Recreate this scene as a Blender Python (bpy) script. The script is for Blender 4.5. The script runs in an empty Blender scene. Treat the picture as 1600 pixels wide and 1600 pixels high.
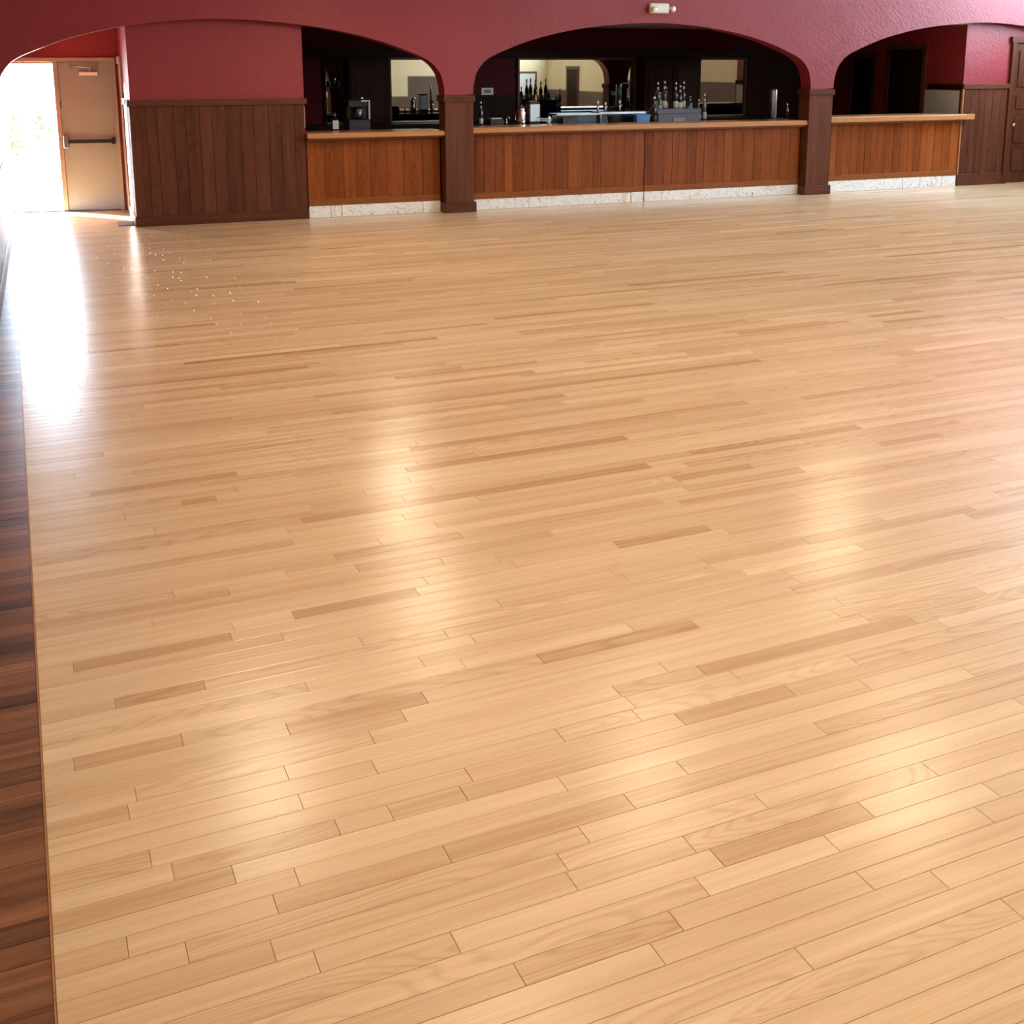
import bpy, bmesh, math, random
from mathutils import Vector, Matrix
import numpy as np

random.seed(7)
rng = random.Random(11)
scn = bpy.context.scene
COL = scn.collection

# ------------------------------------------------------------------ camera
F, CX, CY, YAW, PIT, ROL, H = 1784.0, 803.0, 474.0, 0.412, 0.2045, 0.0022, 2.15
fwd = Vector((math.sin(YAW)*math.cos(PIT), math.cos(YAW)*math.cos(PIT), -math.sin(PIT)))
rgt = Vector((math.cos(YAW), -math.sin(YAW), 0.0))
dwn = fwd.cross(rgt)
r2 = rgt*math.cos(ROL) + dwn*math.sin(ROL)
d2 = dwn*math.cos(ROL) - rgt*math.sin(ROL)
cam = bpy.data.cameras.new('camera')
cam.sensor_fit = 'HORIZONTAL'; cam.sensor_width = 36.0
cam.lens = 36.0*F/1600.0
cam.shift_x = (800.0-CX)/1600.0
cam.shift_y = (CY-800.0)/1600.0
cam.clip_start = 0.05; cam.clip_end = 300
camo = bpy.data.objects.new('camera', cam); COL.objects.link(camo)
camo.matrix_world = Matrix(((r2.x, -d2.x, -fwd.x, 0), (r2.y, -d2.y, -fwd.y, 0), (r2.z, -d2.z, -fwd.z, H), (0, 0, 0, 1)))
scn.camera = camo

# ------------------------------------------------------------------ world, sun, exposure
SKY = 12.5
world = bpy.data.worlds.new('sky'); scn.world = world
world.use_nodes = True
bg = world.node_tree.nodes['Background']
bg.inputs[0].default_value = (0.64, 0.81, 1.0, 1); bg.inputs[1].default_value = SKY
sun = bpy.data.lights.new('sun', 'SUN'); sun.energy = 115.0; sun.angle = math.radians(0.6); sun.color = (1.0, 0.93, 0.82)
suno = bpy.data.objects.new('sun', sun); COL.objects.link(suno)
sd = Vector((0.63, -0.77, -0.16)).normalized()
suno.rotation_euler = sd.to_track_quat('-Z', 'Y').to_euler()
scn.view_settings.view_transform = 'Standard'
scn.view_settings.look = 'None'
scn.view_settings.gamma = 1.0
scn.view_settings.use_curve_mapping = False
scn.view_settings.exposure = 1.6

# the arcade stands two degrees off the boards' direction: u along it, v behind it
A = -0.035
BK = Matrix.Translation((0, 16.3065, 0)) @ Matrix.Rotation(A, 4, 'Z')
ID = Matrix.Identity(4)
CEIL = 5.8
XR = 18.1          # right wall
YF = -2.7          # wall behind the camera
def xl(y): return -0.09 + (y-16.5)*0.0241     # left wall

# ------------------------------------------------------------------ materials
def nt(name):
    m = bpy.data.materials.new(name); m.use_nodes = True
    t = m.node_tree; b = t.nodes['Principled BSDF']
    return m, t, b
def node(t, kind, **kw):
    n = t.nodes.new(kind)
    for k, v in kw.items():
        if k in ('operation', 'blend_type', 'data_type', 'wave_type', 'bands_direction', 'attribute_name', 'feature', 'distance', 'noise_dimensions', 'rings_direction'):
            setattr(n, k, v)
        else:
            n.inputs[k].default_value = v
    return n
def plain(name, col, rough=0.5, metal=0.0, noise=0.0, bump=0.0, scale=20.0, emit=0.0, coat=0.0, trans=0.0, ior=1.45, spec=0.5):
    m, t, b = nt(name)
    b.inputs['Base Color'].default_value = (*col, 1)
    b.inputs['Roughness'].default_value = rough
    b.inputs['Metallic'].default_value = metal
    b.inputs['IOR'].default_value = ior
    b.inputs['Specular IOR Level'].default_value = spec
    b.inputs['Coat Weight'].default_value = coat
    b.inputs['Transmission Weight'].default_value = trans
    g = node(t, 'ShaderNodeNewGeometry')
    n = node(t, 'ShaderNodeTexNoise', Scale=scale, Detail=4.0)
    t.links.new(g.outputs['Position'], n.inputs['Vector'])
    r = node(t, 'ShaderNodeMapRange'); r.inputs[3].default_value = 1-noise; r.inputs[4].default_value = 1+noise
    t.links.new(n.outputs[0], r.inputs[0])
    mx = node(t, 'ShaderNodeVectorMath', operation='SCALE'); mx.inputs[0].default_value = col
    t.links.new(r.outputs[0], mx.inputs['Scale'])
    t.links.new(mx.outputs[0], b.inputs['Base Color'])
    if bump:
        bp = node(t, 'ShaderNodeBump', Strength=bump, Distance=0.01)
        t.links.new(n.outputs[0], bp.inputs['Height']); t.links.new(bp.outputs[0], b.inputs['Normal'])
    if emit:
        b.inputs['Emission Color'].default_value = (*col, 1); b.inputs['Emission Strength'].default_value = emit
    return m
def wood(name, dark, light, along='Z', rough=0.35, fine=1.0, contrast=1.0, bump=0.06, rings=0.35, coat=0.0, spec=0.5):
    """grain in the place's own coordinates, shifted piece by piece with the 'tone' attribute"""
    m, t, b = nt(name)
    at = node(t, 'ShaderNodeAttribute', attribute_name='tone')
    sp = node(t, 'ShaderNodeSeparateColor'); t.links.new(at.outputs['Color'], sp.inputs[0])
    g = node(t, 'ShaderNodeNewGeometry')
    sc = {'X': (0.9, 27, 27), 'Z': (11, 11, 0.8)}[along]
    mul = node(t, 'ShaderNodeVectorMath', operation='MULTIPLY'); mul.inputs[1].default_value = [s*fine for s in sc]
    t.links.new(g.outputs['Position'], mul.inputs[0])
    off = node(t, 'ShaderNodeVectorMath', operation='SCALE'); off.inputs[0].default_value = (37.0, 23.0, 41.0)
    t.links.new(sp.outputs[1], off.inputs['Scale'])
    ad = node(t, 'ShaderNodeVectorMath', operation='ADD')
    t.links.new(mul.outputs[0], ad.inputs[0]); t.links.new(off.outputs[0], ad.inputs[1])
    n1 = node(t, 'ShaderNodeTexNoise', Scale=1.0, Detail=5.0, Roughness=0.6, Distortion=0.6)
    t.links.new(ad.outputs[0], n1.inputs['Vector'])
    # finer pores
    m2 = node(t, 'ShaderNodeVectorMath', operation='MULTIPLY'); m2.inputs[1].default_value = {'X': (1.8, 9, 9), 'Z': (9, 9, 2.0)}[along]
    t.links.new(ad.outputs[0], m2.inputs[0])
    n2 = node(t, 'ShaderNodeTexNoise', Scale=1.0, Detail=3.0, Roughness=0.55)
    t.links.new(m2.outputs[0], n2.inputs['Vector'])
    # cathedral rings: bands of a slow noise
    m3 = node(t, 'ShaderNodeVectorMath', operation='MULTIPLY'); m3.inputs[1].default_value = {'X': (1.1, 0.24, 0.24), 'Z': (0.55, 0.55, 1.1)}[along]
    t.links.new(ad.outputs[0], m3.inputs[0])
    n3 = node(t, 'ShaderNodeTexNoise', Scale=1.0, Detail=1.0, Distortion=0.3)
    t.links.new(m3.outputs[0], n3.inputs['Vector'])
    k = node(t, 'ShaderNodeMath', operation='MULTIPLY'); k.inputs[1].default_value = 95.0; t.links.new(n3.outputs[0], k.inputs[0])
    s0 = node(t, 'ShaderNodeMath', operation='SINE'); t.links.new(k.outputs[0], s0.inputs[0])
    s1 = node(t, 'ShaderNodeMapRange'); s1.inputs[1].default_value = -1; s1.inputs[3].default_value = 0; s1.inputs[4].default_value = 1
    t.links.new(s0.outputs[0], s1.inputs[0])
    s2 = node(t, 'ShaderNodeMath', operation='POWER'); s2.inputs[1].default_value = 3.0; t.links.new(s1.outputs[0], s2.inputs[0])
    s = node(t, 'ShaderNodeMath', operation='MULTIPLY'); s.inputs[1].default_value = -1.6; t.links.new(s2.outputs[0], s.inputs[0])
    # value = tone + c*(n1-.5) + .25*(n2-.5) + rings*b*sin
    def mad(a, scale, add):
        x = node(t, 'ShaderNodeMath', operation='MULTIPLY_ADD'); x.inputs[1].default_value = scale
        t.links.new(a, x.inputs[0])
        if hasattr(add, 'is_output'): t.links.new(add, x.inputs[2])
        else: x.inputs[2].default_value = add
        return x.outputs[0]
    v = mad(n1.outputs[0], 0.95*contrast, -0.475*contrast)
    v = mad(n2.outputs[0], 0.40*contrast, v)
    o = node(t, 'ShaderNodeMath', operation='ADD'); t.links.new(v, o.inputs[0]); o.inputs[1].default_value = -0.20*contrast
    rg = node(t, 'ShaderNodeMath', operation='MULTIPLY'); t.links.new(s.outputs[0], rg.inputs[0]); t.links.new(sp.outputs[2], rg.inputs[1])
    v = mad(rg.outputs[0], rings*0.5, o.outputs[0])
    tn = node(t, 'ShaderNodeMath', operation='ADD')
    tn.use_clamp = True
    t.links.new(v, tn.inputs[0]); t.links.new(sp.outputs[0], tn.inputs[1])
    cr = node(t, 'ShaderNodeValToRGB')
    cr.color_ramp.elements[0].color = (*dark, 1); cr.color_ramp.elements[1].color = (*light, 1)
    t.links.new(tn.outputs[0], cr.inputs[0])
    t.links.new(cr.outputs[0], b.inputs['Base Color'])
    b.inputs['Roughness'].default_value = rough
    b.inputs['Specular IOR Level'].default_value = spec
    b.inputs['Coat Weight'].default_value = coat; b.inputs['Coat Roughness'].default_value = 0.12
    bp = node(t, 'ShaderNodeBump', Strength=bump, Distance=0.002)
    t.links.new(n2.outputs[0], bp.inputs['Height']); t.links.new(bp.outputs[0], b.inputs['Normal'])
    return m
def plaster(name, col, strength=0.5, spec=0.3):
    m, t, b = nt(name)
    g = node(t, 'ShaderNodeNewGeometry')
    rot = node(t, 'ShaderNodeVectorRotate'); rot.rotation_type = 'Y_AXIS'; rot.inputs['Angle'].default_value = 0.9
    t.links.new(g.outputs['Position'], rot.inputs['Vector'])
    mul = node(t, 'ShaderNodeVectorMath', operation='MULTIPLY'); mul.inputs[1].default_value = (9, 9, 3.2)
    t.links.new(rot.outputs[0], mul.inputs[0])
    n = node(t, 'ShaderNodeTexNoise', Scale=2.3, Detail=5.0, Roughness=0.62, Distortion=1.6); t.links.new(mul.outputs[0], n.inputs['Vector'])
    n2 = node(t, 'ShaderNodeTexNoise', Scale=0.9, Detail=3.0); t.links.new(g.outputs['Position'], n2.inputs['Vector'])
    r = node(t, 'ShaderNodeMapRange'); r.inputs[3].default_value = 0.86; r.inputs[4].default_value = 1.14
    t.links.new(n2.outputs[0], r.inputs[0])
    mx = node(t, 'ShaderNodeVectorMath', operation='SCALE'); mx.inputs[0].default_value = col
    t.links.new(r.outputs[0], mx.inputs['Scale']); t.links.new(mx.outputs[0], b.inputs['Base Color'])
    b.inputs['Roughness'].default_value = 0.42; b.inputs['Specular IOR Level'].default_value = spec
    bp = node(t, 'ShaderNodeBump', Strength=strength, Distance=0.02)
    t.links.new(n.outputs[0], bp.inputs['Height']); t.links.new(bp.outputs[0], b.inputs['Normal'])
    return m
def granite_mat():
    m, t, b = nt('granite')
    g = node(t, 'ShaderNodeNewGeometry')
    at = node(t, 'ShaderNodeAttribute', attribute_name='tone')
    off = node(t, 'ShaderNodeVectorMath', operation='SCALE'); off.inputs['Scale'].default_value = 9.0; t.links.new(at.outputs['Color'], off.inputs[0])
    ad = node(t, 'ShaderNodeVectorMath', operation='ADD'); t.links.new(g.outputs['Position'], ad.inputs[0]); t.links.new(off.outputs[0], ad.inputs[1])
    n = node(t, 'ShaderNodeTexNoise', Scale=26.0, Detail=6.0, Roughness=0.7, Distortion=1.2); t.links.new(ad.outputs[0], n.inputs['Vector'])
    cr = node(t, 'ShaderNodeValToRGB'); e = cr.color_ramp.elements
    e[0].position = 0.33; e[0].color = (0.10, 0.10, 0.11, 1); e[1].position = 0.46; e[1].color = (0.82, 0.82, 0.81, 1)
    x = e.new(0.40); x.color = (0.52, 0.52, 0.53, 1)
    t.links.new(n.outputs[0], cr.inputs[0])
    v = node(t, 'ShaderNodeTexNoise', Scale=2.2, Detail=2.0, Distortion=2.0); t.links.new(ad.outputs[0], v.inputs['Vector'])
    r2_ = node(t, 'ShaderNodeValToRGB'); e = r2_.color_ramp.elements
    e[0].position = 0.62; e[0].color = (1, 1, 1, 1); e[1].position = 0.72; e[1].color = (0.86, 0.70, 0.55, 1)
    t.links.new(v.outputs[0], r2_.inputs[0])
    mx = node(t, 'ShaderNodeMix', data_type='RGBA', blend_type='MULTIPLY'); mx.inputs[0].default_value = 1.0
    t.links.new(cr.outputs[0], mx.inputs[6]); t.links.new(r2_.outputs[0], mx.inputs[7])
    t.links.new(mx.outputs[2], b.inputs['Base Color'])
    b.inputs['Roughness'].default_value = 0.3
    return m

M = {}
M['floor'] = wood('maple_boards', (0.46, 0.258, 0.108), (0.84, 0.645, 0.41), 'X', rough=0.25, contrast=0.85, bump=0.05, rings=0.24, spec=0.8)
M['border'] = wood('walnut_boards', (0.05, 0.018, 0.008), (0.36, 0.15, 0.062), 'X', rough=0.28, contrast=1.3, bump=0.12, rings=0.3)
M['subfloor'] = plain('floor_groove', (0.30, 0.16, 0.07), 0.8)
M['panel'] = wood('dark_mahogany', (0.032, 0.009, 0.0055), (0.185, 0.062, 0.031), 'Z', rough=0.4, contrast=0.9, spec=0.14)
M['panel_x'] = wood('dark_mahogany_rail', (0.032, 0.009, 0.0055), (0.185, 0.062, 0.031), 'X', rough=0.4, contrast=0.9, spec=0.14)
M['bar'] = wood('cherry_boards', (0.085, 0.017, 0.0045), (0.37, 0.102, 0.024), 'Z', rough=0.36, contrast=0.8, spec=0.12)
M['bar_x'] = wood('cherry_rail', (0.085, 0.022, 0.006), (0.32, 0.105, 0.030), 'X', rough=0.34, contrast=0.8, spec=0.12)
M['top'] = wood('oak_counter_edge', (0.26, 0.105, 0.035), (0.56, 0.27, 0.11), 'X', rough=0.25, contrast=0.7)
M['bardark'] = wood('back_bar_wood', (0.008, 0.0025, 0.0015), (0.036, 0.011, 0.005), 'Z', rough=0.45, spec=0.06)
M['granite'] = granite_mat()
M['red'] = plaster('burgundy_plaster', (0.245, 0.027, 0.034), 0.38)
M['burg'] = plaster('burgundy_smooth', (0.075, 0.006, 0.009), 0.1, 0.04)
M['cream'] = plaster('cream_plaster', (0.62, 0.52, 0.33), 0.2)
M['brown'] = plain('brown_paint', (0.085, 0.055, 0.04), 0.5, noise=0.08)
M['white'] = plain('white_paint', (0.80, 0.79, 0.76), 0.6)
M['ceil'] = plain('bar_ceiling_paint', (0.60, 0.48, 0.40), 0.7)
M['tan'] = plain('tan_door_paint', (0.27, 0.255, 0.225), 0.45, noise=0.05)
M['tanframe'] = plain('tan_frame_paint', (0.33, 0.25, 0.18), 0.45)
M['steel'] = plain('brushed_steel', (0.36, 0.38, 0.40), 0.32, 1.0, noise=0.06, scale=60)
M['chrome'] = plain('chrome', (0.85, 0.85, 0.86), 0.12, 1.0)
M['dmetal'] = plain('dark_metal', (0.03, 0.027, 0.027), 0.42, 0.6)
M['black'] = plain('black_plastic', (0.012, 0.012, 0.014), 0.3)
M['navy'] = plain('navy_plastic', (0.02, 0.025, 0.04), 0.28)
M['blue'] = plain('blue_plastic', (0.10, 0.24, 0.52), 0.35)
M['purple'] = plain('grey_purple_plastic', (0.085, 0.065, 0.095), 0.4)
M['dglass'] = plain('dark_bottle_glass', (0.006, 0.007, 0.006), 0.06, coat=0.5)
M['gglass'] = plain('green_bottle_glass', (0.01, 0.03, 0.012), 0.06, coat=0.5)
M['aglass'] = plain('amber_bottle_glass', (0.06, 0.02, 0.004), 0.06, coat=0.5)
M['cglass'] = plain('pale_bottle_glass', (0.06, 0.085, 0.095), 0.08, coat=0.5)
M['label'] = plain('paper_label', (0.50, 0.50, 0.46), 0.6, noise=0.35, scale=70)
M['bluelabel'] = plain('blue_paper_label', (0.20, 0.36, 0.44), 0.6, noise=0.3, scale=70)
M['copper'] = plain('copper_pipe', (0.75, 0.36, 0.12), 0.25, 1.0)
M['brass'] = plain('brass', (0.85, 0.58, 0.22), 0.2, 1.0)
M['mirror'] = plain('mirror_silver', (0.50, 0.50, 0.47), 0.015, 1.0)
M['ivory'] = plain('ivory_plastic', (0.74, 0.70, 0.60), 0.4)
M['print'] = plain('grey_print', (0.25, 0.22, 0.18), 0.6)
M['lens'] = plain('lamp_lens', (0.95, 0.86, 0.66), 0.2)
M['glow'] = plain('lamp_glass', (1.0, 0.72, 0.36), 0.4, emit=25.0)
M['pave'] = plain('pale_concrete', (0.62, 0.60, 0.56), 0.8, noise=0.1, scale=3)
M['leaf'] = plain('shrub_leaves', (0.07, 0.15, 0.03), 0.6, noise=0.3)
M['bark'] = plain('shrub_bark', (0.12, 0.08, 0.05), 0.9)
M['mat'] = plain('grey_vent_metal', (0.09, 0.085, 0.10), 0.7, noise=0.2, scale=90)
M['greypanel'] = plain('pale_grey_laminate', (0.52, 0.52, 0.49), 0.45)
M['notice'] = plain('cream_notice', (0.78, 0.68, 0.45), 0.6)

# ------------------------------------------------------------------ mesh helpers
class B:
    def __init__(s): s.bm = bmesh.new()
    def box(s, x0, x1, y0, y1, z0, z1, bev=0.0):
        r = bmesh.ops.create_cube(s.bm, size=1.0)
        vs = r['verts']
        for v in vs:
            v.co = Vector(((x0+x1)/2+v.co.x*(x1-x0), (y0+y1)/2+v.co.y*(y1-y0), (z0+z1)/2+v.co.z*(z1-z0)))
        if bev:
            es = list({e for v in vs for e in v.link_edges})
            bmesh.ops.bevel(s.bm, geom=es, offset=bev, segments=1, affect='EDGES')
        return s
    def lathe(s, prof, c=(0, 0, 0), seg=16, smooth=True):
        rings = []
        for r, z in prof:
            if r < 1e-5: rings.append([s.bm.verts.new((c[0], c[1], c[2]+z))])
            else: rings.append([s.bm.verts.new((c[0]+r*math.cos(2*math.pi*i/seg), c[1]+r*math.sin(2*math.pi*i/seg), c[2]+z)) for i in range(seg)])
        for a, b in zip(rings, rings[1:]):
            for i in range(seg):
                j = (i+1) % seg
                if len(a) == 1 and len(b) == 1: continue
                if len(a) == 1: f = s.bm.faces.new((a[0], b[j], b[i]))
                elif len(b) == 1: f = s.bm.faces.new((a[i], a[j], b[0]))
                else: f = s.bm.faces.new((a[i], a[j], b[j], b[i]))
                f.smooth = smooth
        return s
    def cyl(s, p, q, r, seg=12, r2=None):
        p, q = Vector(p), Vector(q); d = q-p; L = d.length
        rot = d.to_track_quat('Z', 'Y').to_matrix().to_4x4(); rot.translation = p
        n0 = len(s.bm.verts); rr = r if r2 is None else r2
        s.bm.verts.ensure_lookup_table()
        old = set(s.bm.verts)
        s.lathe([(0, 0), (r, 0), (rr, L), (0, L)], seg=seg)
        for v in s.bm.verts:
            if v not in old: v.co = rot @ v.co
        return s
    def tube(s, pts, r, seg=8):
        pts = [Vector(p) for p in pts]; rings = []
        for i, p in enumerate(pts):
            d = (pts[min(i+1, len(pts)-1)]-pts[max(i-1, 0)]).normalized()
            a = d.cross(Vector((0, 0, 1)) if abs(d.z) < 0.9 else Vector((1, 0, 0))).normalized(); b = d.cross(a)
            rings.append([s.bm.verts.new(p+a*r*math.cos(2*math.pi*k/seg)+b*r*math.sin(2*math.pi*k/seg)) for k in range(seg)])
        for a, b in zip(rings, rings[1:]):
            for i in range(seg):
                f = s.bm.faces.new((a[i], a[(i+1) % seg], b[(i+1) % seg], b[i])); f.smooth = True
        s.bm.faces.new(rings[0][::-1]); s.bm.faces.new(rings[-1])
        return s
    def sphere(s, c, r, seg=14):
        n = seg//2
        return s.lathe([(max(0, r*math.sin(math.pi*i/n)) if 0 < i < n else 0, -r*math.cos(math.pi*i/n)) for i in range(n+1)], c, seg)
    def prism(s, poly, y0, y1):
        """outline in x,z pushed from y0 to y1"""
        a = [s.bm.verts.new((x, y0, z)) for x, z in poly]
        b = [s.bm.verts.new((x, y1, z)) for x, z in poly]
        n = len(poly)
        s.bm.faces.new(a); s.bm.faces.new(b[::-1])
        for i in range(n): s.bm.faces.new((a[i], b[i], b[(i+1) % n], a[(i+1) % n]))
        return s
    def mesh(s, name, tone=None):
        bmesh.ops.recalc_face_normals(s.bm, faces=s.bm.faces)
        me = bpy.data.meshes.new(name); s.bm.to_mesh(me); s.bm.free()
        set_tone(me, tone or (0.5+rng.uniform(-.12, .12), rng.random(), 0.3))
        return me
def set_tone(me, tone):
    at = me.attributes.new('tone', 'FLOAT_COLOR', 'POINT')
    at.data.foreach_set('color', list((*tone, 1.0))*len(me.vertices))
def link(name, data, parent=None, frame=ID, loc=(0, 0, 0)):
    o = bpy.data.objects.new(name, data); COL.objects.link(o)
    if parent is not None:
        o.parent = parent; o.location = loc
    else: o.matrix_world = frame @ Matrix.Translation(loc)
    return o
def obj(name, b, mat, parent=None, frame=ID, loc=(0, 0, 0), tone=None, label=None):
    me = b.mesh(name, tone) if isinstance(b, B) else b
    if not me.materials: me.materials.append(M[mat])
    o = link(name, me, parent, frame, loc)
    if label: o['label'] = label
    return o
def tag(o, label, cat, group=None):
    o['label'] = label; o['category'] = cat
    if group: o['group'] = group
    return o
def thing(name, label, cat, loc=(0, 0, 0), frame=BK, group=None):
    return tag(link(name, None, None, frame, loc), label, cat, group)
def struct(name, b, mat, frame=ID, label=None, **k):
    o = obj(name, b, mat, None, frame, **k); o['kind'] = 'structure'
    if label: o['label'] = label
    return o

# ------------------------------------------------------------------ the hall shell
fl = struct('floor', B().box(-0.75, XR, YF, 19.4, -0.12, -0.0045), 'subfloor', label='pale maple strip dance floor with dark border')
fl['category'] = 'floor'
struct('ceiling', B().box(-0.8, XR+0.2, YF-0.2, 17.0, CEIL, CEIL+0.15), 'white', label='white hall ceiling')

# left wall: leans a little off the boards' direction
ang = math.atan(0.0241)
LW = Matrix.Translation((xl(YF), YF, 0)) @ Matrix.Rotation(-ang, 4, 'Z')     # local y runs along the wall
w = struct('wall_left', B().box(-0.2, 0, 0, 21.5, 1.0, CEIL), 'red', LW, label='burgundy plaster side wall at left edge')
obj('wainscot_panel', B().box(-0.2, 0.004, 0, 21.5, 0.14, 0.98), 'panel', w)
obj('cap_rail', B().box(-0.2, 0.02, 0, 21.5, 0.96, 1.02, 0.004), 'panel_x', w)
struct('baseboard_left', B().box(-0.1, 0.022, 0, 19.0, 0.0, 0.14, 0.004), 'panel_x', LW, label='dark wooden baseboard along the left wall')

# right wall with a tall window by the arcade and high windows along the hall
WINS = [(12.4, 15.1, 2.75, 5.4), (-2.2, 3.8, 2.8, 5.4)]
b = B()
ys = [YF] + [q for w_ in sorted(WINS) for q in w_[:2]] + [16.2]
for i in range(0, len(ys), 2): b.box(XR, XR+0.25, ys[i], ys[i+1], 0, CEIL)
for y0, y1, z0, z1 in WINS:
    b.box(XR, XR+0.25, y0, y1, 0, z0); b.box(XR, XR+0.25, y0, y1, z1, CEIL)
w = struct('wall_right', b, 'cream', label='cream right wall with high windows')
obj('brown_dado', B().box(XR-0.012, XR, 4.2, 15.6, 0.1, 1.70), 'brown', w)
obj('brown_dado', B().box(XR-0.012, XR, YF, 4.2, 0.1, 1.27), 'brown', w)
n = obj('notice', B().box(XR-0.02, XR-0.012, 8.6, 9.15, 1.38, 1.74), 'notice', w)
for i, (y0, y1, z0, z1) in enumerate(WINS):
    b = B().box(XR+0.05, XR+0.14, y0, y0+0.07, z0, z1).box(XR+0.05, XR+0.14, y1-0.07, y1, z0, z1)
    b.box(XR+0.05, XR+0.14, y0+0.07, y1-0.07, z0, z0+0.07).box(XR+0.05, XR+0.14, y0+0.07, y1-0.07, z1-0.07, z1)
    wo = struct(f'window_{i+1}', b, 'white', label='long high white window in the right wall' if i == 0 else 'short high white window in the right wall')
    k = max(2, round((y1-y0)/1.1))
    for j in range(1, k): obj('muntin', B().box(XR+0.07, XR+0.11, y0+(y1-y0)*j/k-0.02, y0+(y1-y0)*j/k+0.02, z0+0.07, z1-0.07), 'white', wo)
    p = bpy.data.lights.new('window_portal', 'AREA'); p.shape = 'RECTANGLE'; p.size = y1-y0; p.size_y = z1-z0; p.cycles.is_portal = True
    po = bpy.data.objects.new('window_portal', p); COL.objects.link(po)
    po.matrix_world = Matrix.Translation((XR+0.3, (y0+y1)/2, (z0+z1)/2)) @ Vector((-1, 0, 0)).to_track_quat('-Z', 'Y').to_matrix().to_4x4()
# wall behind the camera (the back-bar mirrors show it)
w = struct('wall_front', B().box(-0.8, XR+0.25, YF-0.2, YF, 0, CEIL), 'cream', label='cream wall behind the viewpoint')
obj('brown_dado', B().box(-0.5, XR-0.02, YF, YF+0.012, 0.1, 1.05), 'brown', w)
obj('brown_panel', B().box(12.45, 14.6, YF, YF+0.02, 1.05, 1.8), 'brown', w)
obj('grey_board', B().box(16.7, 17.6, YF, YF+0.02, 1.05, 1.88), 'greypanel', w)
obj('board_frame', B().box(16.62, 17.68, YF, YF+0.015, 0.97, 1.96), 'panel_x', w)
def simple_door(name, frame, wd, ht, label, leafmat='bardark', casemat='panel_x'):
    """door set on a wall face; local x along the wall, local -y out of it"""
    d = link(name, None, None, frame); d['kind'] = 'structure'; d['label'] = label
    obj('casing', B().box(-0.10, 0, -0.035, 0, 0, ht, 0.005), casemat, d)
    obj('casing', B().box(wd, wd+0.10, -0.035, 0, 0, ht, 0.005), casemat, d)
    obj('casing', B().box(-0.12, wd+0.12, -0.04, 0, ht, ht+0.11, 0.005), casemat, d)
    lf = obj('door_leaf', B().box(0.005, wd-0.005, -0.018, 0, 0.01, ht-0.004), leafmat, d)
    return d, lf
simple_door('door_5', Matrix.Translation((XR-0.001, 0.0, 0)) @ Matrix.Rotation(-math.pi/2, 4, 'Z') @ Matrix.Translation((-0.5, 0, 0)), 1.0, 2.05, 'dark door in the cream right wall')

# ------------------------------------------------------------------ floor boards
BW = 0.079; GAP = 0.0010
X0 = -0.070
def board_geo(x0, x1, y0, y1, tilt, bev=0.0010, dep=0.0045):
    v = [(x0, y0, -dep), (x1, y0, -dep), (x1, y1, -dep), (x0, y1, -dep),
         (x0, y0, -bev+tilt[0]), (x1, y0, -bev+tilt[1]), (x1, y1, -bev+tilt[2]), (x0, y1, -bev+tilt[3]),
         (x0+bev, y0+bev, tilt[0]), (x1-bev, y0+bev, tilt[1]), (x1-bev, y1-bev, tilt[2]), (x0+bev, y1-bev, tilt[3])]
    f = [(0, 1, 5, 4), (1, 2, 6, 5), (2, 3, 7, 6), (3, 0, 4, 7), (4, 5, 9, 8), (5, 6, 10, 9), (6, 7, 11, 10), (7, 4, 8, 11), (8, 9, 10, 11)]
    return v, f
def px_size(x0, x1, y0, y1):
    pts = []
    for x, y in ((x0, y0), (x1, y0), (x1, y1), (x0, y1)):
        v = Vector((x, y, -H)); z = v.dot(fwd)
        if z < 0.3: return 0
        pts.append((CX+F*v.dot(r2)/z, CY+F*v.dot(d2)/z))
    cl = [(min(max(p[0], 0), 1600), min(max(p[1], 0), 1600)) for p in pts]
    return abs(sum(cl[i][0]*cl[(i+1) % 4][1]-cl[(i+1) % 4][0]*cl[i][1] for i in range(4)))/2
# boards that stand out: row counted from y = 0, where the board begins and ends along x, tone (0 dark, 1 light)
KNOWN = [(27, 0.96, 1.4, 0.4), (28, 1.53, 1.96, 0.78), (28, 1.94, 2.56, 0.81), (29, 1.63, 2.15, 0.33), (30, 1.22, 1.59, 0.6), 
         (31, -0.07, 0.43, 0.4), (31, 1.23, 1.89, 0.76), (33, -0.07, 0.1, 0.42), (33, 0.47, 0.95, 0.43), (33, 0.94, 1.53, 0.36), 
         (35, -0.07, 0.39, 0.29), (36, 0.24, 0.7, 0.45), (36, 0.36, 0.77, 0.63), (36, 0.86, 1.09, 0.5), (37, 1.9, 2.35, 0.31), 
         (38, 1.49, 1.78, 0.7), (39, 1.8, 2.23, 0.7), (40, 2.14, 3.12, 0.26), (43, 0.68, 1.16, 0.27), (44, 0.02, 0.35, 0.33), 
         (44, 1.64, 2.31, 0.27), (46, 0.8, 1.23, 0.65), (48, 0.17, 0.47, 0.31), (50, 3.21, 4.22, 0.36), (52, 0.05, 0.62, 0.24), 
         (53, 0.64, 0.88, 0.72), (53, 0.91, 1.4, 0.24), (54, 2.39, 2.89, 0.26), (59, 1.18, 1.78, 0.34), (62, 3.09, 3.58, 0.26), 
         (62, 4.47, 4.93, 0.27), (71, 0.64, 0.81, 0.31), (75, 0.23, 0.97, 0.24), (75, 1.96, 2.51, 0.24), (86, 1.73, 2.11, 0.26), 
         (111, 2.68, 3.6, 0.27)]
known = {}
for row, xa, xb, tn in KNOWN:
    known.setdefault(row, []).append((xa, xb, tn))
boards = []; borders = []
Y_END = 19.2
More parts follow.
